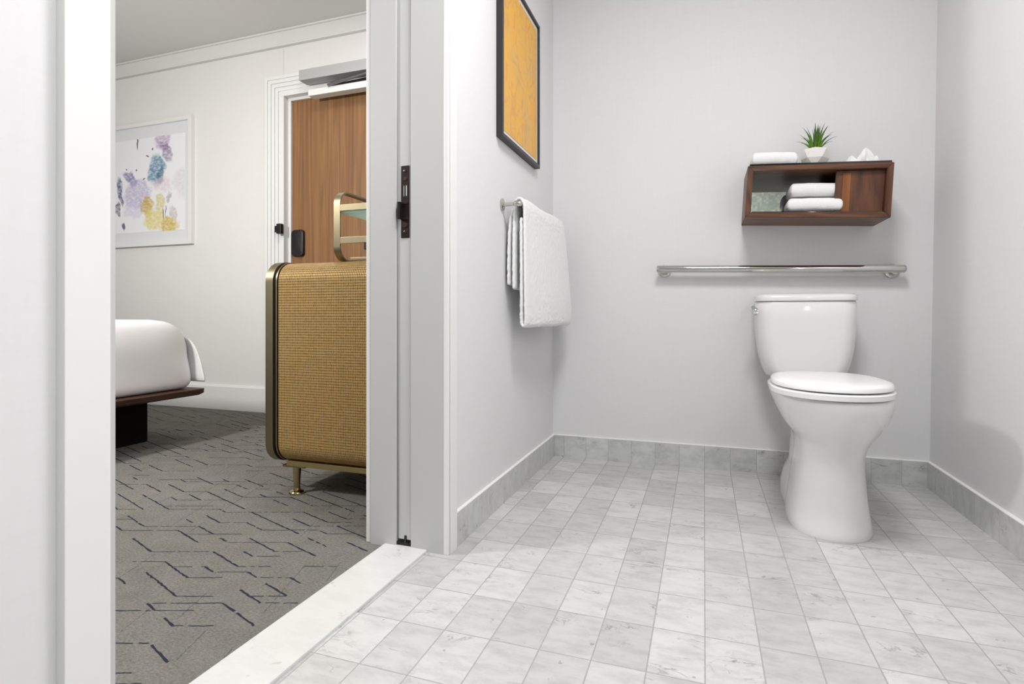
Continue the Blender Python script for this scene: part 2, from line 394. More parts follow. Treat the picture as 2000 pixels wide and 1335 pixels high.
# ------------------------------------------------------------------ the setting
L, LB = -.6886, -.935            # bathroom side wall: bathroom face, bedroom face
R, W = .835, 2.583               # right wall, back wall
BW = 3.06                        # bedroom wall with the entry door
FY = -1.35                       # wall behind the camera
DY0, DY1 = .469, 1.405           # door opening in the side wall
HT, HB = 2.46, 2.62              # ceilings
struct('floor', B(-.745, R+.25, FY, W+.1, -.06, 0), 'floor marble')
bm = B(-6.2, -.86, -2.7, BW+.3, -.06, 0)
def carpet_lines(bm):
    """tufted lines: stepped runs along two slanted directions of one lattice, part of the carpet's own mesh"""
    r_ = random.Random(21); a19 = math.radians(19.5)
    ea, eb = Vector((math.cos(a19), -math.sin(a19), 0)), Vector((math.cos(a19), math.sin(a19), 0)); da, db = .05, .088
    used = set(); lvl = [0]
    def strip(p0, d, ln, w, mi, gap):
        n = max(2, int(ln/.011)); q = Vector((-d.y, d.x, 0)); row = []
        lvl[0] = (lvl[0]+1) % 7; z = .0003+lvl[0]*.00005
        for i in range(n+1):
            c = p0+d*(ln*i/n)+q*r_.gauss(0, .0007); h = w*.5*r_.uniform(.65, 1.25)
            row.append((bm.verts.new((c.x-q.x*h, c.y-q.y*h, z)), bm.verts.new((c.x+q.x*h, c.y+q.y*h, z))))
        for i in range(n):
            if r_.random() < gap: continue
            f = bm.faces.new((row[i][0], row[i+1][0], row[i+1][1], row[i][1])); f.material_index = mi
    for _ in range(16000):
        i, j = r_.randrange(-140, 40), r_.randrange(-40, 70); P_ = ea*(da*i)+eb*(db*j)+Vector((-.4, 0, 0))
        if not (-4.6 < P_.x < -.93 and .25 < P_.y < BW-.05): continue
        onA = r_.random() < .72
        for _s in range(r_.choice((1, 2, 2, 3, 3, 4))):
            n = r_.choice((1, 1, 2, 3, 3, 4, 5, 6)) if onA else r_.choice((1, 1, 1, 2, 2))
            keys = [(onA, i+(k if onA else 0), j+(0 if onA else k)) for k in range(n)]
            near = {(o, a+x, b+y) for o, a, b in keys for x, y in (((0, 0), (1, 0), (-1, 0)) if onA else ((0, 0), (1, 0), (-1, 0)))}
            if (near & used) and _s == 0 or any(k in used for k in keys) or (_s == 0 and r_.random() < .55): break
            p0 = ea*(da*i)+eb*(db*j)+Vector((-.4, 0, 0)); d, ln = (ea, da*n) if onA else (eb, db*n); p1 = p0+d*ln
            if not (-4.7 < p1.x < -.892 and .2 < p1.y < BW-.03): break
            used.update(keys); strip(p0, d, ln, .0052 if onA else .0034, 1 if onA else 2, .03 if onA else .16)
            if onA: i += n
            else: j += n
            onA = not onA
    return bm
fb = struct('floor_bedroom', carpet_lines(bm), 'tufted carpet'); fb.data.materials.append(M['carpet ink']); fb.data.materials.append(M['carpet thin ink'])
sad = struct('trim_1', B(-.885, -.745, DY0-.05, DY1+.03, -.02, .007, bev=.004, seg=2), 'saddle marble')
struct('wall_back', B(-.935, R+.3, W, W+.14, -.05, HT), 'bath wallpaper')
bm = bmesh.new()                  # right wall leans out very slightly towards its top
lean = .0145
loft(bm, [[(R+lean*z, FY, z), (R+.2, FY, z), (R+.2, W+.05, z), (R+lean*z, W+.05, z)] for z in (-.05, HT)])
struct('wall_right', bm, 'bath wallpaper')
bm = bmesh.new(); box(bm, LB, L, FY, DY0, -.05, HB+.05); box(bm, LB, L, DY0-.001, DY1+.012, 2.12, HB+.05)
struct('wall_left', bm, 'bath wallpaper')
bm = bmesh.new()                  # beyond the opening: two leaves with the pocket between them
box(bm, LB, -.846, DY1+.012, W+.14, -.05, HB+.05); box(bm, -.797, L, DY1+.012, W+.14, -.05, HB+.05)
box(bm, -.8465, -.7965, DY1+.99, W+.14, -.05, HB+.05); box(bm, -.8465, -.7965, DY1+.012, DY1+1, 2.12, HB+.05)
struct('wall_left_far', bm, 'bath wallpaper')
struct('wall_front', B(LB, R+.3, FY-.12, FY, -.05, HT), 'mosaic')
struct('ceiling', B(L-.001, R+.3, FY-.12, W+.1, HT, HT+.1), 'ceiling paint')
# bedroom
EX0, EX1, EZ = -2.722, -1.80, 2.172            # entry doorway
bm = bmesh.new()
box(bm, -6.2, EX0, BW, BW+.14, -.05, HB+.05); box(bm, EX1, LB+.01, BW, BW+.14, -.05, HB+.05); box(bm, EX0-.001, EX1+.001, BW, BW+.14, EZ, HB+.05)
struct('wall_bedroom', bm, 'bedroom wallcovering')
struct('wall_bedroom_far', B(-6.3, -6.16, -2.7, BW+.1, -.05, HB+.05), 'bedroom wallcovering')
struct('wall_bedroom_window_side', B(-6.3, LB, -2.8, -2.66, -.05, HB+.05), 'bedroom wallcovering')
struct('wall_bedroom_return', B(LB, LB+.1, -2.7, FY, -.05, HB+.05), 'bedroom wallcovering')
struct('ceiling_bedroom', B(-6.3, LB+.01, -2.8, BW+.14, HB, HB+.1), 'ceiling paint')
# crown: flat board with a bead at its lower edge
bm = bmesh.new(); box(bm, -6.2, LB, BW-.022, BW, 2.517, HB, bev=.002); box(bm, -6.2, LB, BW-.028, BW, 2.508, 2.522, bev=.003); box(bm, -6.2, LB, BW-.034, BW, HB-.014, HB, bev=.004)
struct('trim_2', bm, 'ceiling paint')
bm = bmesh.new()
for x0, x1 in ((-6.16, -2.862), (-1.66, LB)): box(bm, x0, x1, BW-.016, BW, -.002, .166, bev=.003); box(bm, x0, x1, BW-.011, BW, .162, .174, bev=.003)
struct('baseboard_bedroom', bm, 'white paint')
# stone base round the bathroom with a white sealant bead on top
def stone_base(name, x0, x1, y0, y1, mat, h0=.099, h1=None):
    h1 = h1 or h0
    bm = bmesh.new(); box(bm, x0, x1, y0, y1, -.001, h0, bev=.0012, seg=1)
    o = struct(name, bm, mat); c = bmesh.new(); e = .0015
    box(c, x0-e*.2, x1+e*.2, y0-e*.2, y1+e*.2, h0-.0005, h0+.0042, bev=.0012, seg=1)
    struct('sealant_bead', c, 'caulk', o)
stone_base('baseboard_back', L, R+.01, W-.011, W, 'base marble x')
stone_base('baseboard_left', L, L+.011, DY1+.055, W-.011, 'base marble y')
stone_base('baseboard_right', R-.010, R+.006, FY, W-.011, 'base marble y')

# bathroom doorway: jamb faces, casing, pocket door
J = DY1
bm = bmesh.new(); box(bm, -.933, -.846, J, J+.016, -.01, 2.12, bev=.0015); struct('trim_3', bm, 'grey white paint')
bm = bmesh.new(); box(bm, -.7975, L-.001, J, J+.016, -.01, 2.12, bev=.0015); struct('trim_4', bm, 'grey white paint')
def casing(y_in, sgn, xw, out, name):
    """flat casing with a bead next to the opening; sgn = direction away from the opening along Y"""
    bm = bmesh.new(); t_ = .0135
    a, b = sorted((y_in+sgn*.012, y_in+sgn*.054)); xs = sorted((xw, xw+out*t_))
    box(bm, xs[0], xs[1], a, b, -.001, 2.17, bev=.002)
    a, b = sorted((y_in-sgn*.001, y_in+sgn*.008)); xs = sorted((xw-out*.004, xw+out*.011))
    box(bm, xs[0], xs[1], a, b, -.001, 2.13, bev=.003)
    a, b = sorted((y_in+sgn*.007, y_in+sgn*.013)); xs = sorted((xw, xw+out*.006))
    box(bm, xs[0], xs[1], a, b, -.001, 2.15)
    return struct(name, bm, 'white paint')
casing(J, 1, L, 1, 'trim_5')
bm = bmesh.new(); box(bm, L-.0005, L+.0145, DY0-.051, DY0, -.001, 2.17, bev=.0015); struct('trim_6', bm, 'white paint')
bm = bmesh.new(); box(bm, L-.0005, L+.0145, DY0-.051, J+.054, 2.12, 2.175, bev=.0015); struct('trim_7', bm, 'white paint')
bm = bmesh.new(); box(bm, LB-.016, LB-.002, J+.006, J+.066, 0, 2.17, bev=.002); struct('trim_8', bm, 'white paint')
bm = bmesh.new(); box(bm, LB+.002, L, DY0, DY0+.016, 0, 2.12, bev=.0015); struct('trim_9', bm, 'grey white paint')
dz = .012
bm = B(-.8440, -.7990, J+.007, J+.93, dz+.012, 2.11, bev=.0015)
for v in bm.verts: v.co.x -= .0016*(v.co.z-.70)/.75
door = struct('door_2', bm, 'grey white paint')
tag(door, 'white pocket door slid into the bathroom side wall, only its edge showing', 'door')
lp = obj('lock_plate', B(-.832, -.805, J+.0045, J+.0075, .899, 1.108, bev=.001), 'dark bronze', door)
bm = bmesh.new()
for zz in (1.092, .916): lathe(bm, [(.0045, 0), (.0045, -.0016), (.002, -.0022)], (-.8185, J+.0045, zz), 'y', 14)
obj('screws', bm, 'bronze screw', lp)
bm = bmesh.new(); cyl(bm, (-.8185, J+.0046, .936), (-.8185, J+.002, .936), .0085, .0075, 20); cyl(bm, (-.8185, J+.0046, 1.07), (-.8185, J+.0025, 1.07), .007, .006, 20); obj('lock_cylinder', bm, 'bronze screw', lp)
bm = bmesh.new()                  # flip-out pull: hinged frame standing out of the plate
box(bm, -.8365, -.8275, J-.010, J+.0065, .953, 1.002, bev=.001); box(bm, -.8285, -.807, J+.001, J+.0065, .996, 1.003, bev=.001); box(bm, -.8285, -.807, J+.001, J+.0065, .950, .957, bev=.001)
obj('edge_pull', bm, 'dark bronze', lp)
bm = bmesh.new(); box(bm, -.8150, -.8125, J+.0036, J+.0048, 1.020, 1.050); box(bm, -.8225, -.8213, J+.0036, J+.0048, 1.020, 1.050); obj('slot_glint', bm, 'fillet', lp)  # pale bars paint the light caught in the plate's slots
g = struct('door_guide', B(-.846, -.7975, J+.004, J+.012, .006, .0165), 'black rubber'); g['kind'] = 'thing'
tag(g, 'small black floor guide under the pocket door edge at the marble threshold', 'door guide')
obj('guide_pin', B(-.8215, -.8145, J+.0035, J+.0095, .012, .036, bev=.002), 'black satin', g)

# entry door, its stepped casing and frame
prof = [(.134, .0), (.134, .030), (.112, .030)]
for k_ in range(4): w_ = .112-.026*k_; d_ = .030-.0055*k_; prof += [(w_, d_-.006), (w_-.003, d_-.006), (w_-.0035, d_-.003), (w_-.026, d_-.0042)]
prof += [(.004, .010), (.004, .0)]
bm = bmesh.new(); rr = []
for cx_, cz_, sx_, sz_ in ((EX0, 0, -1, 0), (EX0, EZ, -1, 1), (EX1, EZ, 1, 1), (EX1, 0, 1, 0)):
    rr.append([(cx_+sx_*w_, BW-d_, cz_+sz_*w_) for w_, d_ in prof])
loft(bm, rr)
struct('trim_10', bm, 'white paint')
bm = bmesh.new()                  # rebated frame between casing and leaf
box(bm, EX0-.018, EX0+.012, BW-.012, BW+.06, 0, EZ-.0025, bev=.001); box(bm, EX1-.012, EX1+.018, BW-.012, BW+.06, 0, EZ-.0025, bev=.001); box(bm, EX0-.018, EX1+.018, BW-.012, BW+.06, EZ-.002, EZ+.034, bev=.001)
box(bm, EX0+.0125, EX0+.035, BW+.030, BW+.065, 0, EZ-.0225, bev=.001)
box(bm, EX0+.0125, EX1-.0125, BW+.030, BW+.065, EZ-.022, EZ-.003, bev=.001)
struct('trim_11', bm, 'white paint')
YD = BW+.045
d1 = struct('door_1', B(EX0+.034, EX1-.014, YD, YD+.045, .006, EZ-.02, bev=.001), 'walnut veneer door')
tag(d1, 'walnut veneer entry door beyond the gold console', 'door')
ol = [(u, v) for u, v in rrect(.098, .182, .022, 6)]
bm = bmesh.new(); loft(bm, [[(EX0+.093+u*k, YD-dd, 1.168+v*k) for u, v in ol] for dd, k in ((0, 1), (.016, 1), (.022, .96), (.024, .85))])
obj('lock_housing', bm, 'black satin', d1, True, 40)
obj('door_plate', B(-2.10, -1.96, YD-.016, YD, 1.105, 1.165, bev=.004), 'black satin', d1)
kp = thing('door_guard', 'black square door guard on the white casing beside the walnut door', 'door guard', (EX0-.012, BW-.028, 1.26))
obj('keeper', B(-.028, .000, -.014, .0, -.022, .022, bev=.002), 'closer dark', kp)
obj('swing_plate', B(-.002, .034, -.026, .004, -.034, .034, bev=.003), 'black satin', kp)
# door closer
cl = thing('door_closer', 'grey metal door closer box with arm above the walnut entry door', 'door closer', (-2.5, BW-.03, 2.2))
obj('housing', B(-2.5+2.5, .66, -.082, .0, .006, .074, bev=.003), 'closer metal', cl)
obj('track', B(.035, .64, -.035, .03, -.082, -.040, bev=.003), 'white paint', cl)
bm = bmesh.new(); box(bm, .0, .42, -.010, .010, -.006, .006, bev=.003)
bmesh.ops.rotate(bm, verts=bm.verts, cent=(0, 0, 0), matrix=Euler((0, -.085, -.06)).to_matrix()); bmesh.ops.translate(bm, verts=bm.verts, vec=(.20, -.045, -.036))
obj('arm', bm, 'closer steel', cl)
bm = bmesh.new(); box(bm, .0, .42, -.008, .008, -.008, .008, bev=.003)
bmesh.ops.rotate(bm, verts=bm.verts, cent=(0, 0, 0), matrix=Euler((0, -.04, 0)).to_matrix()); bmesh.ops.translate(bm, verts=bm.verts, vec=(.20, -.018, -.034))
obj('rod', bm, 'closer dark', cl)
bm = bmesh.new(); cyl(bm, (.20, -.028, -.045), (.20, -.028, -.026), .012, .010, 16); obj('pivot', bm, 'closer metal', cl)

# ------------------------------------------------------------------ bed
bed = thing('bed', 'low bed with white bedding on a dark wooden platform', 'bed', (-3.6, 1.3, 0))
P = Vector((-3.6, 1.3, 0))
def bl(bm): bmesh.ops.translate(bm, verts=bm.verts, vec=-P); return bm
obj('pedestal', bl(B(-4.4, -2.812, .45, 2.148, .0, .246)), 'pedestal black', bed)
bm = bmesh.new()
pr = [(-4.7, .244), (-2.580, .244), (-2.552, .256), (-2.549, .277), (-2.552, .280), (-4.7, .280)]
loft(bm, [[(x + (0 if x < -4 else e), y, z) for x, z in pr] for y, e in ((.28, 0), (2.262, 0), (2.281, -.012))])
obj('platform', bl(bm), 'dark walnut', bed)
# mattress with a tucked white cover: plump rounded block
def superblock(bm, x0, x1, y0, y1, z0, z1, nx, ny, nz, ex, amp=0, seed=0):
    cx_, cy_, cz_ = (x0+x1)/2, (y0+y1)/2, (z0+z1)/2; hx, hy, hz = (x1-x0)/2, (y1-y0)/2, (z1-z0)/2
    r = bmesh.ops.create_cube(bm, size=2)
    bmesh.ops.subdivide_edges(bm, edges=bm.edges[:], cuts=nx, use_grid_fill=True)
    for v in bm.verts:
        n = Vector((math.copysign(abs(v.co.x)**1, v.co.x), v.co.y, v.co.z))
        l = (abs(n.x)**ex[0]+abs(n.y)**ex[1]+abs(n.z)**ex[2])**(1/max(ex))
        q = n/max(l, 1e-6)
        v.co = Vector((cx_+q.x*hx, cy_+q.y*hy, cz_+q.z*hz))
        if amp:
            d = mnoise.noise(v.co*14+Vector((seed, 0, 0)))*amp+mnoise.noise(v.co*45+Vector((0, seed, 0)))*amp*.4
            v.co += Vector((q.x, q.y, q.z)).normalized()*d
    return bm
MX1, MY1, MZ0, MZ1 = -2.605, 2.262, .279, .652
bm = bmesh.new(); bmesh.ops.create_cube(bm, size=2); bmesh.ops.subdivide_edges(bm, edges=bm.edges[:], cuts=27, use_grid_fill=True)
def squash(u, e): return math.copysign(1-(1-abs(u))**e, u)
for v in bm.verts:
    u = Vector([squash(c, 1.9) for c in v.co])
    p_ = Vector((-3.6+u.x*(MX1+3.6) if u.x > 0 else -3.6+u.x*1.0, 1.3+u.y*(MY1-1.3) if u.y > 0 else 1.3+u.y*.95, (MZ0+MZ1)/2+u.z*(MZ1-MZ0)/2))
    b_ = min(1, max(0, (p_.z-.32)/.18)); b_ = b_*b_*(3-2*b_); rx = .05+.025*b_; ry = .07+.15*b_; rz = .19 if p_.z > .40 else .055
    q_ = Vector((min(p_.x, MX1-rx), max(min(p_.y, MY1-ry), .35+ry), max(min(p_.z, MZ1-.19), MZ0+.055)))
    d_ = p_-q_; e_ = Vector((d_.x/rx, d_.y/ry, d_.z/rz)); l_ = (abs(e_.x)**2.4+abs(e_.y)**2.4+abs(e_.z)**2.4)**(1/2.4); m_ = max(abs(e_.x), abs(e_.y), abs(e_.z))
    if l_ > 1e-6: d_ *= m_/l_
    v.co = q_+d_
    v.co.x += .006*mnoise.noise(Vector((v.co.y*5, v.co.z*6, 2)))*(1 if u.x > .3 else 0)
obj('mattress', bl(bm), 'bedding', bed, True)
bm = bmesh.new(); edge = [(.314, 2.275, -2.540), (.36, 2.274, -2.552), (.42, 2.272, -2.569), (.47, 2.268, -2.588), (.51, 2.260, -2.606), (.545, 2.247, -2.632), (.57, 2.232, -2.665)]
G = []
for z, y_, xe in edge:
    G.append([bm.verts.new((x, y_+.004*math.sin(x*40), z)) for x in (-4.5, -3.4, -2.9, xe-.04, xe-.012, xe)])
for a in range(len(G)-1):
    for b in range(5): bm.faces.new((G[a][b], G[a][b+1], G[a+1][b+1], G[a+1][b]))
mods(obj('coverlet', bl(bm), 'drape bedding', bed, True), solid=.012, sub=1)
# ------------------------------------------------------------------ bedroom picture
pic = thing('framed_picture', 'large white framed splashed abstract print on bedroom wall', 'picture', (-3.53-.62, BW, 1.667))
fw, fh, ft = 1.24, .94, .028
bm = bmesh.new()
for x0, x1, z0, z1 in ((-fw/2, -fw/2+.034, -fh/2, fh/2), (fw/2-.034, fw/2, -fh/2, fh/2), (-fw/2+.033, fw/2-.033, -fh/2, -fh/2+.030), (-fw/2+.033, fw/2-.033, fh/2-.030, fh/2)): box(bm, x0, x1, -ft, 0, z0, z1, bev=.0015)
obj('frame', bm, 'frame white', pic)
mt = obj('mat_board', B(-fw/2+.033, fw/2-.033, -.012, -.002, -fh/2+.029, fh/2-.029), 'mat board', pic)
pr_ = obj('print', B(-.42, .54, -.0135, -.0118, -.362, .352), 'splash print', pic)
# ------------------------------------------------------------------ gold console
X0, X1, Y0, Y1, Z0, Z1 = -1.552, -.958, 1.650, 2.20, .118, .878
con = thing('bar_console', 'gold woven console cabinet with brass frame standing on brass legs', 'console cabinet', (X0, Y0, 0))
Q = Vector((X0, Y0, 0))
def cn(bm): bmesh.ops.translate(bm, verts=bm.verts, vec=-Q); return bm
ow, oh = Y1-Y0, Z1-Z0; cy, cz = (Y0+Y1)/2, (Z0+Z1)/2
out = rrect(ow-.012, oh-.012, .072, 14)
bm = bmesh.new(); uvl = bm.loops.layers.uv.new('UVMap')
xs = [X0+.055, X1]; per = [0]
for i in range(len(out)): a, b = out[i], out[(i+1) % len(out)]; per.append(per[-1]+math.hypot(a[0]-b[0], a[1]-b[1]))
VV = [[bm.verts.new((x, cy+u, cz+v)) for u, v in out] for x in xs]
for i in range(len(out)):
    j = (i+1) % len(out)
    f = bm.faces.new((VV[0][i], VV[0][j], VV[1][j], VV[1][i])); us = ((xs[0], per[i]), (xs[0], per[i+1]), (xs[1], per[i+1]), (xs[1], per[i]))
    for lp_, u in zip(f.loops, us): lp_[uvl].uv = u
bm.faces.new(VV[0][::-1]); bm.faces.new(VV[1])
obj('woven_body', cn(bm), 'gold weave', con, True, 40)
def ring(bm, w, h, r, w2, h2, r2, x0, x1):
    o_, i_ = rrect(w, h, r, 14), rrect(w2, h2, r2, 14); n = len(o_)
    Vs = [[bm.verts.new((x, cy+u, cz+v)) for u, v in pts] for x, pts in ((x0, o_), (x1, o_), (x1, i_), (x0, i_))]
    for k in range(4):
        for i in range(n): bm.faces.new((Vs[k][i], Vs[k][(i+1) % n], Vs[(k+1) % 4][(i+1) % n], Vs[(k+1) % 4][i]))
    return bm
bm = bmesh.new(); ring(bm, ow, oh, .078, ow-.03, oh-.03, .063, X0, X0+.034); obj('brass_frame', cn(bm), 'brass', con, True, 40)
bm = bmesh.new(); ring(bm, ow-.014, oh-.014, .071, ow-.06, oh-.06, .05, X0+.033, X0+.046); obj('groove', cn(bm), 'black satin', con, True, 40)
bm = bmesh.new(); ring(bm, ow-.006, oh-.006, .075, ow-.06, oh-.06, .05, X0+.0455, X0+.0505); obj('inner_bead', cn(bm), 'brass', con, True, 40)
for k in (0, 1):
    ya, yb = (Y0+.035, cy-.002) if k == 0 else (cy+.002, Y1-.035)
    dr = obj('door', cn(B(X0+.012, X0+.034, ya, yb, Z0+.03, Z1-.03, bev=.002)), 'gold weave', con)
obj('base_rail', cn(B(X0+.07, X1, Y0+.03, Y1-.03, Z0-.008, Z0+.012, bev=.002)), 'polished brass', con)
for lx in (X0+.092, X1-.06):
    for ly in (Y0+.062, Y1-.062):
        bm = lathe(bmesh.new(), [(.0, .0), (.029, .0), (.030, .004), (.026, .010), (.014, .014), (.0115, .022), (.012, .028), (.0125, .05), (.0165, Z0-.008)], (lx, ly, 0), seg=24)
        lg = obj('leg', cn(bm), 'polished brass', con, True, 50)
        obj('leg_plate', cn(B(lx-.042, lx+.058, ly-.03, ly+.03, Z0-.013, Z0-.006, bev=.001)), 'brass', lg)
# rack on the console: brass loop ends, rails and a glass shelf
rk = thing('tray_rack', 'brass rack with glass shelf standing on the gold console', 'rack', (-1.30, 1.72, Z1-.001))
def loop_end(x):
    o_ = rrect(.25, .262, .052, 12); bm = bmesh.new(); n = len(o_); i_ = rrect(.238, .250, .046, 12)
    Vs = [[bm.verts.new((xx, .125+u, .131+v)) for u, v in pts] for xx, pts in ((x, o_), (x+.028, o_), (x+.028, i_), (x, i_))]
    for k in range(4):
        for i in range(n): bm.faces.new((Vs[k][i], Vs[k][(i+1) % n], Vs[(k+1) % 4][(i+1) % n], Vs[(k+1) % 4][i]))
    return bm
for x in (.0, .27): obj('end_loop', loop_end(x), 'brass', rk, True, 40)
for z in (.183, .062):
    for y in (.0005, .2435): obj('rail', B(.024, .274, y, y+.006, z, z+.024, bev=.001), 'brass', rk)
obj('base_rail', B(.05, .274, .03, .045, .003, .013, bev=.001), 'brass', rk)
obj('glass_shelf', B(.027, .272, .008, .242, .176, .184, bev=.001), 'teal glass', rk)

# ------------------------------------------------------------------ yellow art on the bathroom side wall
AY0, AY1, AZ0, AZ1 = 1.811, 2.278, 1.302, 1.912
art = thing('framed_art', 'yellow abstract print in black frame on bathroom side wall', 'picture', (L, (AY0+AY1)/2, (AZ0+AZ1)/2))
aw, ah = AY1-AY0, AZ1-AZ0; ft = .024
bm = bmesh.new()
for y0, y1, z0, z1 in ((-aw/2, -aw/2+.014, -ah/2, ah/2), (aw/2-.014, aw/2, -ah/2, ah/2), (-aw/2+.013, aw/2-.013, -ah/2, -ah/2+.014), (-aw/2+.013, aw/2-.013, ah/2-.014, ah/2)): box(bm, 0, ft, y0, y1, z0, z1, bev=.0012)
obj('frame', bm, 'charcoal frame', art)
obj('fillet', B(.0, .016, -aw/2+.013, aw/2-.013, -ah/2+.013, ah/2-.013), 'fillet', art)
obj('print', B(.0155, .0172, -aw/2+.031, aw/2-.031, -ah/2+.031, ah/2-.031), 'yellow print', art)

# ------------------------------------------------------------------ towel rail and hanging towel
TX, TZ, TY0, TY1 = -.632, 1.073, 1.868, 2.462
tr = thing('towel_rail', 'polished steel towel rail on the bathroom side wall under the yellow print', 'towel rail', (L, TY0, TZ))
def tl(bm): bmesh.ops.translate(bm, verts=bm.verts, vec=(-L, -TY0, -TZ)); return bm
bm = bmesh.new(); cyl(bm, (TX, TY0-.004, TZ), (TX, TY1+.004, TZ), .0070, None, 20); obj('bar', tl(bm), 'polished steel', tr, True, 40)
for y in (TY0, TY1):
    bm = lathe(bmesh.new(), [(.0215, 0), (.0220, .002), (.0215, .006), (.017, .008), (.0085, .010), (.0075, .014), (.0075, .046), (.0105, .049), (.0105, .070), (.008, .073)], (L, y, TZ), 'x', 24)
    obj('post', tl(bm), 'polished steel', tr, True, 40)
def catmull(pts, n=6):
    P_ = [Vector(p_) for p_ in pts]; out = []
    for i in range(len(P_)-1):
        a, b, c, d = P_[max(i-1, 0)], P_[i], P_[i+1], P_[min(i+2, len(P_)-1)]
        for k in range(n):
            s = k/n; out.append(.5*((2*b)+(-a+c)*s+(2*a-5*b+4*c-d)*s*s+(-a+3*b-3*c+d)*s**3))
    out.append(P_[-1]); return out
def sheet(bm, path, y0, y1, ny, fy):
    pts = catmull(path, 5); rows = []
    for j in range(ny+1):
        s = j/ny
        rows.append([bm.verts.new(fy(p_.x, y0+(y1-y0)*s, p_.y, s, k/(len(pts)-1))) for k, p_ in enumerate(pts)])
    for j in range(ny):
        for k in range(len(pts)-1): bm.faces.new((rows[j][k], rows[j][k+1], rows[j+1][k+1], rows[j+1][k]))
def fy(x, y, z, s, k):
    front = max(0, min(1, (x+.640)/.02))
    n_ = mnoise.noise(Vector((y*7, z*3.0, x*9)))
    low = max(0, min(1, (1.08-z)/.35))
    bulge = front*(low*(.014*math.sin(PI*min(1, s*1.05))+.026*s)+.012*s)
    yy = y - s*s*.022*max(0, (z-1.0)/.09) - s*.02*max(0, (.67-z)/.04)
    zz = z - .006*s*(1 if z < .7 else 0) + .006*n_*front
    return Vector((x+bulge+.004*n_*front*low, yy, zz))
bm = bmesh.new()
sheet(bm, [(-.625, 1.030), (-.624, .90), (-.623, .74), (-.624, .665), (-.620, .642), (-.612, .641), (-.607, .662), (-.608, .76), (-.610, .90), (-.612, 1.02), (-.613, 1.068), (-.624, 1.094), (-.640, 1.094), (-.650, 1.066), (-.652, 1.0), (-.653, .88), (-.653, .768)], TY0+.020, TY1-.022, 22, fy)
sheet(bm, [(-.655, 1.062), (-.664, 1.03), (-.671, .95), (-.673, .86), (-.673, .784)], TY0+.018, TY1-.026, 12, fy)
tw = obj('hanging_towel', bm, 'terry cotton', None, True)
mods(tw, solid=.0125, off=0, sub=2)
tx_ = bpy.data.textures.new('terry', 'CLOUDS'); tx_.noise_scale = .011; dm_ = tw.modifiers.new('d', 'DISPLACE'); dm_.texture = tx_; dm_.strength = .005; dm_.texture_coords = 'GLOBAL'
tag(tw, 'white towel hanging folded over the rail on the side wall', 'towel')

# ------------------------------------------------------------------ grab bar
gb = thing('grab_bar', 'polished steel grab bar on the back wall above the toilet', 'grab bar', (-.198, W, .868), (0, math.radians(1.5), 0))
gl = .94
bm = lathe(bmesh.new(), [(.0, 0), (.013, .0), (.0158, .004), (.016, .008), (.016, gl-.008), (.0158, gl-.004), (.013, gl), (.0, gl)], (0, -.050, .012), 'x', 28)
obj('bar', bm, 'polished steel', gb, True, 50)
for x in (.030, gl-.034):
    bm = lathe(bmesh.new(), [(.028, .002), (.0285, -.004), (.026, -.009), (.017, -.012), (.0145, -.016), (.0145, -.046)], (x, 0, .006), 'y', 28)
    obj('flange', bm, 'polished steel', gb, True, 40)

# ------------------------------------------------------------------ wall shelf cabinet and what is on it
TH = math.radians(3.3)
SO = Vector((.153, W, 1.062))
SM = Matrix.Translation(SO) @ Matrix.Rotation(TH, 4, 'Y')
sh = thing('wall_shelf', 'walnut wall shelf box with sliding door above the grab bar', 'wall shelf', SO, (0, TH, 0))
SW, SH, SD, ST = .496, .203, .213, .021
def mitre_frame():
    """four mitred boards, front edges rounded"""
    bm = bmesh.new()
    o_ = [(0, 0), (SW, 0), (SW, SH), (0, SH)]; i_ = [(ST, ST), (SW-ST, ST), (SW-ST, SH-ST), (ST, SH-ST)]
    return o_, i_
o_, i_ = mitre_frame()
names = (('bottom_board', 'walnut'), ('side_board', 'walnut upright'), ('top_board', 'walnut'), ('side_board', 'walnut upright'))
for k in range(4):
    j = (k+1) % 4
    bm = bmesh.new(); q = [o_[k], o_[j], i_[j], i_[k]]
    loft(bm, [[(x, y, z) for x, z in q] for y in (-.0005, -SD)])
    bmesh.ops.bevel(bm, geom=[e for e in bm.edges if all(abs(v.co.y+SD) < 1e-6 for v in e.verts) or (e.verts[0].co.xz-e.verts[1].co.xz).length < 1e-6], offset=.0018, segments=2, affect='EDGES')
    obj(names[k][0], bm, names[k][1], sh)
obj('glass_top', B(.007, SW-.007, -SD+.003, -.001, SH, SH+.0075, bev=.0012), 'black glass', sh)
obj('glass_floor', B(ST+.003, SW-ST-.003, -SD+.012, -.012, ST-.0002, ST+.0042, bev=.001), 'black glass', sh)
obj('mirror_back', B(ST, SW-ST, -.010, -.002, ST, SH-ST), 'mirror', sh)
sd = obj('sliding_door', B(.314, SW-ST-.0005, -SD+.024, -SD+.036, ST+.001, SH-ST-.001, bev=.001), 'walnut upright', sh)
obj('finger_pull', B(.338, .364, -SD+.0225, -SD+.028, ST+.002, SH-ST-.010, bev=.001), 'walnut pull', sd)
def on_shelf(x, y, z, rz=0): return SM @ Matrix.Translation((x, y, z)) @ Matrix.Rotation(rz, 4, 'Z')

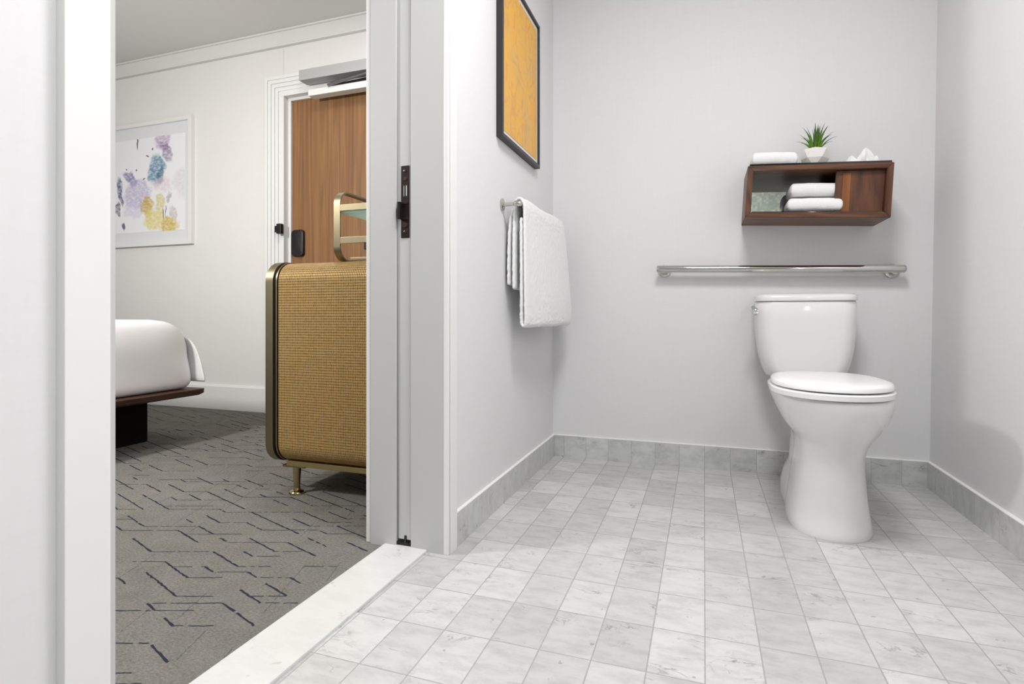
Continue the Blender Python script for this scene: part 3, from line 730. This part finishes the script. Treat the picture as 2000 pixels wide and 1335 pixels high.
def folded_towel(w, d, h, layers, seed, lean=0):
    """terry towel folded into a stack of soft layers, the fold rounded towards the front"""
    bm = bmesh.new(); lh = h/layers
    for k in range(layers):
        n = 26; m = 14; rings = []
        for a in range(n+1):
            u = a/n; x = (u-.5)*w
            end = min(1, math.sin(PI*min(1, max(0, u*1.0)))*6) if False else min(1, (min(u, 1-u)+.006)/.055)**.5
            sag = h*.10*math.sin(PI*u)+.002*mnoise.noise(Vector((u*5, seed, k)))
            ring_ = []
            for b in range(m):
                t_ = 2*PI*b/m; c, s_ = math.cos(t_), math.sin(t_)
                yy = math.copysign(abs(c)**.45, c)*d/2; zz = math.copysign(abs(s_)**.7, s_)*lh*.54*end
                yy *= (.96+.04*end)
                dn = mnoise.noise(Vector((x*40+seed*3, yy*40, zz*60+k*4)))*.0016
                ring_.append(Vector((x+lean*(k+.5)*lh+(.003*mnoise.noise(Vector((yy*30, k, seed)))), yy*(1+dn*5)-k*.002, lh*(k+.5)+zz+sag*(k+.5)/layers+dn)))
            rings.append(ring_)
        loft(bm, rings)
    return bm
lab = {'a': 'white folded washcloth on the shelf top left of the plant', 'b': 'upper white folded towel of the pair inside the walnut shelf', 'c': 'lower white folded towel of the pair inside the walnut shelf'}
o = obj('folded_towel', folded_towel(.170, .125, .057, 1, 1.3), 'soft terry', None, True, mw=on_shelf(.097, -.115, SH+.0076, .05)); mods(o, sub=1); tag(o, lab['a'], 'towel', 'folded towels on the shelf')
tz = ST+.0044
for k, (key, x, y, hh, w_, rz) in enumerate((('c', .250, -.130, .055, .196, -.03), ('b', .247, -.120, .052, .178, .03))):
    o = obj('folded_towel', folded_towel(w_, .135, hh, 1, 3.1+k*2), 'soft terry', None, True, mw=on_shelf(x, y, tz, rz)); mods(o, sub=1); tag(o, lab[key], 'towel', 'folded towels on the shelf')
    tz += hh*1.0+.0075

# succulent in a faceted pot
pl = thing('potted_plant', 'small green spiky plant in white faceted pot on walnut shelf', 'plant'); pl.matrix_world = on_shelf(.250, -.112, SH+.0076)
bm = bmesh.new(); n = 6
lv = [(.031, 0, 0), (.0505, .036, PI/n), (.045, .074, 0)]
Rg = [[bm.verts.new((r*math.cos(2*PI*i/n+a+.35), r*math.sin(2*PI*i/n+a+.35), z)) for i in range(n)] for r, z, a in lv]
bm.faces.new(Rg[0][::-1])
for k in range(2):
    for i in range(n):
        j = (i+1) % n
        if k == 0: bm.faces.new((Rg[0][i], Rg[0][j], Rg[1][i])); bm.faces.new((Rg[0][j], Rg[1][j], Rg[1][i]))
        else: bm.faces.new((Rg[1][i], Rg[2][j], Rg[2][i])); bm.faces.new((Rg[1][i], Rg[1][j], Rg[2][j]))
inn = [bm.verts.new((v.co.x*.90, v.co.y*.90, .073)) for v in Rg[2]]; lo_ = [bm.verts.new((v.co.x*.85, v.co.y*.85, .060)) for v in Rg[2]]
for i in range(n):
    j = (i+1) % n
    bm.faces.new((Rg[2][i], Rg[2][j], inn[j], inn[i])); bm.faces.new((inn[i], inn[j], lo_[j], lo_[i]))
bm.faces.new(lo_)
obj('pot', bm, 'pot ceramic', pl)
obj('soil', lathe(bmesh.new(), [(.036, .058), (.036, .068), (.02, .074), (0, .075)], seg=20), 'soil', pl, True)
k = 0
for ringi, (cnt, tilt, ln, wd) in enumerate(((5, .10, .108, .0060), (7, .30, .110, .0058), (8, .54, .102, .0054), (8, .82, .086, .0048))):
    for i in range(cnt):
        az = 2*PI*i/cnt+ringi*.7+rnd.uniform(-.18, .18); tt = tilt+rnd.uniform(-.07, .07); le = ln*rnd.uniform(.9, 1.08)
        bm = bmesh.new(); uvl = bm.loops.layers.uv.new('UVMap'); segs = 9
        rad = .004+.006*ringi/3; rows = []
        pos_ = Vector((rad, 0, .066)); ang = tt*.55
        for s in range(segs+1):
            f = s/segs
            wv_ = wd*(1-f**2.2)*(.8+.5*math.sin(PI*min(1, f*1.3)))+.0002
            nrm = Vector((-math.cos(ang), 0, math.sin(ang)))
            rows.append([(pos_+Vector((0, -wv_, 0)), f), (pos_-nrm*wv_*.55, f), (pos_+Vector((0, wv_, 0)), f), (pos_+nrm*wv_*.18, f)])
            pos_ = pos_+Vector((math.sin(ang), 0, math.cos(ang)))*le/segs
            ang += (tt*.9+.10)/segs*(1+f)
        rot = Matrix.Rotation(az, 3, 'Z')
        vs = [[(bm.verts.new(rot @ p_), f) for p_, f in r] for r in rows]
        for a in range(segs):
            for b in range(4):
                c_ = (vs[a][b], vs[a][(b+1) % 4], vs[a+1][(b+1) % 4], vs[a+1][b])
                fc = bm.faces.new([v for v, _ in c_])
                for lp_, (_, f) in zip(fc.loops, c_): lp_[uvl].uv = (.5, f)
        obj('leaf', bm, 'succulent leaf', pl, True)
# tissue puff standing out of the shelf top
bm = bmesh.new(); nu, nv = 28, 9; rows = []
def petal(a):
    return max(math.exp(-((a-1.55+PI) % (2*PI)-PI)**2/.16)*0, 0)
peaks = [(.004, .004, .078, .036), (-.044, -.004, .048, .030), (.040, .006, .046, .022)]
for px_, py_, ph, pw in peaks:
    top = bm.verts.new((px_+.002, py_, ph)); prev = None; rr = []
    for lv_ in range(1, 6):
        f = lv_/5; ring_ = []
        for i in range(18):
            a = 2*PI*i/18; r_ = pw*(f**.8)*(1+.34*math.sin(3*a+px_*90+lv_*.55)+.20*math.sin(7*a+lv_*.8+px_*50))
            ring_.append(bm.verts.new((px_+r_*math.cos(a), py_+r_*.65*math.sin(a), max(0.0, ph*(1-f)*(1+.35*math.sin(2*a+px_*70)*f)+.006*math.sin(5*a+lv_)*(1-f)))))
        rr.append(ring_)
    for i in range(18):
        j = (i+1) % 18
        bm.faces.new((top, rr[0][i], rr[0][j]))
        for q in range(4): bm.faces.new((rr[q][i], rr[q+1][i], rr[q+1][j], rr[q][j]))
ti = obj('tissue', bm, 'tissue paper', None, True, 35, mw=on_shelf(.421, -.110, SH+.0078))
tag(ti, 'white pulled tissue standing on the shelf top right of the plant', 'tissue')

# ------------------------------------------------------------------ toilet
to = thing('toilet', 'white two piece toilet with closed lid against the back wall', 'toilet', (.38, 2.2, 0))
TO = Vector((.38, 2.2, 0))
def tt_(bm): bmesh.ops.translate(bm, verts=bm.verts, vec=-TO); return bm
def egg(cx_, yf, yb, a, z, n=48, pf=2.0, pb=3.2, ym=None):
    ym = yf+(yb-yf)*.46 if ym is None else ym
    out = []
    for i in range(n):
        t_ = 2*PI*i/n; c, s_ = math.cos(t_), math.sin(t_)
        if s_ < 0: e = 2/pf; out.append((cx_+a*math.copysign(abs(c)**e, c), ym+(ym-yf)*math.copysign(abs(s_)**e, s_), z))
        else: e = 2/pb; out.append((cx_+a*math.copysign(abs(c)**e, c), ym+(yb-ym)*math.copysign(abs(s_)**e, s_), z))
    return out
BX = .3612
secs = [(0, 1.866, 2.21, .118, .379), (.006, 1.864, 2.21, .119, .379), (.03, 1.868, 2.2, .1168, .3775), (.09, 1.880, 2.2, .1088, .3775), (.15, 1.888, 2.2, .1024, .379), (.205, 1.886, 2.2, .096, .382), (.245, 1.868, 2.21, .0944, .3835),
        (.285, 1.832, 2.25, .1024, .3855), (.325, 1.790, 2.30, .1296, .3835), (.365, 1.752, 2.35, .149, .3835), (.400, 1.727, 2.40, .1612, .382), (.425, 1.716, 2.41, .165, .379), (.433, 1.718, 2.41, .164, .378), (.436, 1.726, 2.405, .157, .377)]
def spline(lst, n=4):
    out = []
    for i in range(len(lst)-1):
        a, b, c, d = lst[max(i-1, 0)], lst[i], lst[i+1], lst[min(i+2, len(lst)-1)]
        for k in range(n):
            q = k/n; out.append(tuple(.5*(2*b[m]+(c[m]-a[m])*q+(2*a[m]-5*b[m]+4*c[m]-d[m])*q*q+(3*b[m]-a[m]-3*c[m]+d[m])*q**3) for m in range(len(b))))
    return out+[lst[-1]]
secs = secs[:2]+spline(secs[2:11], 3)+secs[11:]
bm = bmesh.new(); loft(bm, [egg(cx_, yf, yb, a, z, pf=2.15) for z, yf, yb, a, cx_ in secs])
obj('bowl', tt_(bm), 'porcelain', to, True, 60)
fs = [(0, 2.0, 2.50, .1195), (.01, 2.0, 2.50, .1205), (.05, 2.0, 2.49, .118), (.09, 2.01, 2.48, .108), (.13, 2.03, 2.46, .090), (.25, 2.05, 2.45, .082), (.36, 2.05, 2.45, .095), (.42, 2.05, 2.45, .11)]
bm = bmesh.new(); loft(bm, [egg(.3935, yf, yb, a, z, pf=2.4) for z, yf, yb, a in fs]); obj('foot', tt_(bm), 'porcelain', to, True, 60)
def lidsec(lst, pf=2.1): return [egg(BX, yf, yb, a, z, pf=pf, pb=2.8) for z, yf, yb, a in lst]
bm = bmesh.new(); loft(bm, lidsec([(.4385, 1.712, 2.135, .158), (.441, 1.705, 2.14, .163), (.4545, 1.703, 2.14, .1635), (.458, 1.708, 2.135, .159)])); obj('seat', tt_(bm), 'seat plastic', to, True, 50)
bm = bmesh.new(); loft(bm, lidsec([(.4615, 1.712, 2.130, .154), (.464, 1.706, 2.135, .159), (.474, 1.706, 2.135, .159), (.4795, 1.711, 2.13, .155), (.483, 1.73, 2.118, .142), (.4855, 1.79, 2.08, .10), (.4865, 1.89, 1.98, .03)])); obj('lid', tt_(bm), 'seat plastic', to, True, 50)
for k in (-1, 1): obj('hinge', tt_(B(BX+k*.07-.022, BX+k*.07+.022, 2.125, 2.185, .436, .470, bev=.006)), 'seat plastic', to)
TC = .373
def tank_sec(w, yf, z, yb=2.566, bow=.014, r=.055):
    d = yb-yf; pts = []
    for u, v in rrect(w*2, d, r, 8):
        y = (yf+yb)/2+v
        if v < 0: y -= bow*(1-min(1, abs(u)/w)**2)*min(1, -v/(d/2))
        pts.append((TC+u, y, z))
    return pts
ts = [(.434, .128, 2.39), (.437, .138, 2.378), (.455, .146, 2.370), (.48, .154, 2.366), (.51, .161, 2.363), (.55, .168, 2.362), (.61, .1735, 2.361), (.67, .1755, 2.360), (.724, .1760, 2.360), (.7275, .173, 2.362)]
bm = bmesh.new(); loft(bm, [tank_sec(w, yf, z) for z, w, yf in ts]); obj('tank', tt_(bm), 'porcelain', to, True, 60)
ls = [(.7285, .173, 2.360), (.731, .178, 2.354), (.744, .179, 2.352), (.751, .177, 2.356), (.756, .168, 2.366), (.7585, .145, 2.39), (.759, .09, 2.44)]
bm = bmesh.new(); loft(bm, [tank_sec(w, yf, z, 2.570 if i < 4 else 2.56-.01*(i-3), r=.055 if w > .12 else .04) for i, (z, w, yf) in enumerate(ls)]); obj('tank_lid', tt_(bm), 'porcelain', to, True, 50)
bm = bmesh.new(); lathe(bm, [(.0155, .014), (.0165, .002), (.0160, -.008), (.012, -.013)], (TC-.180, 2.405, .690), 'x', 20)
hn = obj('flush_handle', tt_(bm), 'chrome', to, True, 40)
bm = bmesh.new(); tube(bm, [(TC-.188, 2.410, .694), (TC-.191, 2.385, .701), (TC-.192, 2.355, .705), (TC-.192, 2.332, .704)], [.011, .0105, .0105, .008], 14); obj('lever', tt_(bm), 'chrome', hn, True, 50)
obj('neck', tt_(B(.375-.11, .375+.11, 2.30, 2.54, .40, .4365, bev=.012)), 'porcelain', to, True, 50)

# ------------------------------------------------------------------ lights
def area(name, loc, rot, sx, sy, power, col=(1, 1, 1), spread=PI):
    l = bpy.data.lights.new(name, 'AREA'); l.shape = 'RECTANGLE'; l.size, l.size_y = sx, sy
    l.energy = power; l.color = col; l.spread = spread
    o = bpy.data.objects.new(name, l); C.objects.link(o); o.location = loc; o.rotation_euler = rot
    return o
area('bathroom_ceiling_lamp', (.08, 1.0, HT-.03), (0, 0, 0), .45, .45, 21, (1, .99, .985))
area('bathroom_door_lamp', (.0, .05, HT-.03), (0, 0, 0), .4, .4, 4, (1, .99, .985))
area('bathroom_side_fill', (R-.03, -.12, 1.55), (0, math.radians(90), 0), .5, .16, 6.5, (1, .99, .985))  # added fill out of view, brightens the near left wall and casing
area('bedroom_lamp', (-2.66, .25, 1.95), (math.radians(62), 0, 0), .22, .22, 34, (1, .975, .945))
area('entry_downlight', (-1.75, 2.1, HB-.03), (0, 0, 0), .5, .5, 9, (1, .98, .95))
area('bedroom_fill', (-3.4, -.6, HB-.03), (0, 0, 0), 2.0, 1.6, 20, (1, .985, .96))
w = bpy.data.worlds.new('World'); bpy.context.scene.world = w; w.use_nodes = True
w.node_tree.nodes['Background'].inputs[0].default_value = (.5, .5, .5, 1); w.node_tree.nodes['Background'].inputs[1].default_value = .05

# ------------------------------------------------------------------ camera
cam = bpy.data.cameras.new('camera'); co = bpy.data.objects.new('camera', cam); C.objects.link(co)
co.location = (0, 0, .675); co.rotation_euler = (PI/2, 0, math.atan2(1078, 3100))
cam.sensor_width = 36; cam.lens = 1078/2000*36; cam.shift_y = -52.5/2000; cam.clip_start = .02
sc = bpy.context.scene; sc.camera = co
sc.view_settings.view_transform = 'Standard'; sc.view_settings.look = 'None'
sc.view_settings.gamma = 1; sc.view_settings.use_curve_mapping = False; sc.view_settings.exposure = .5
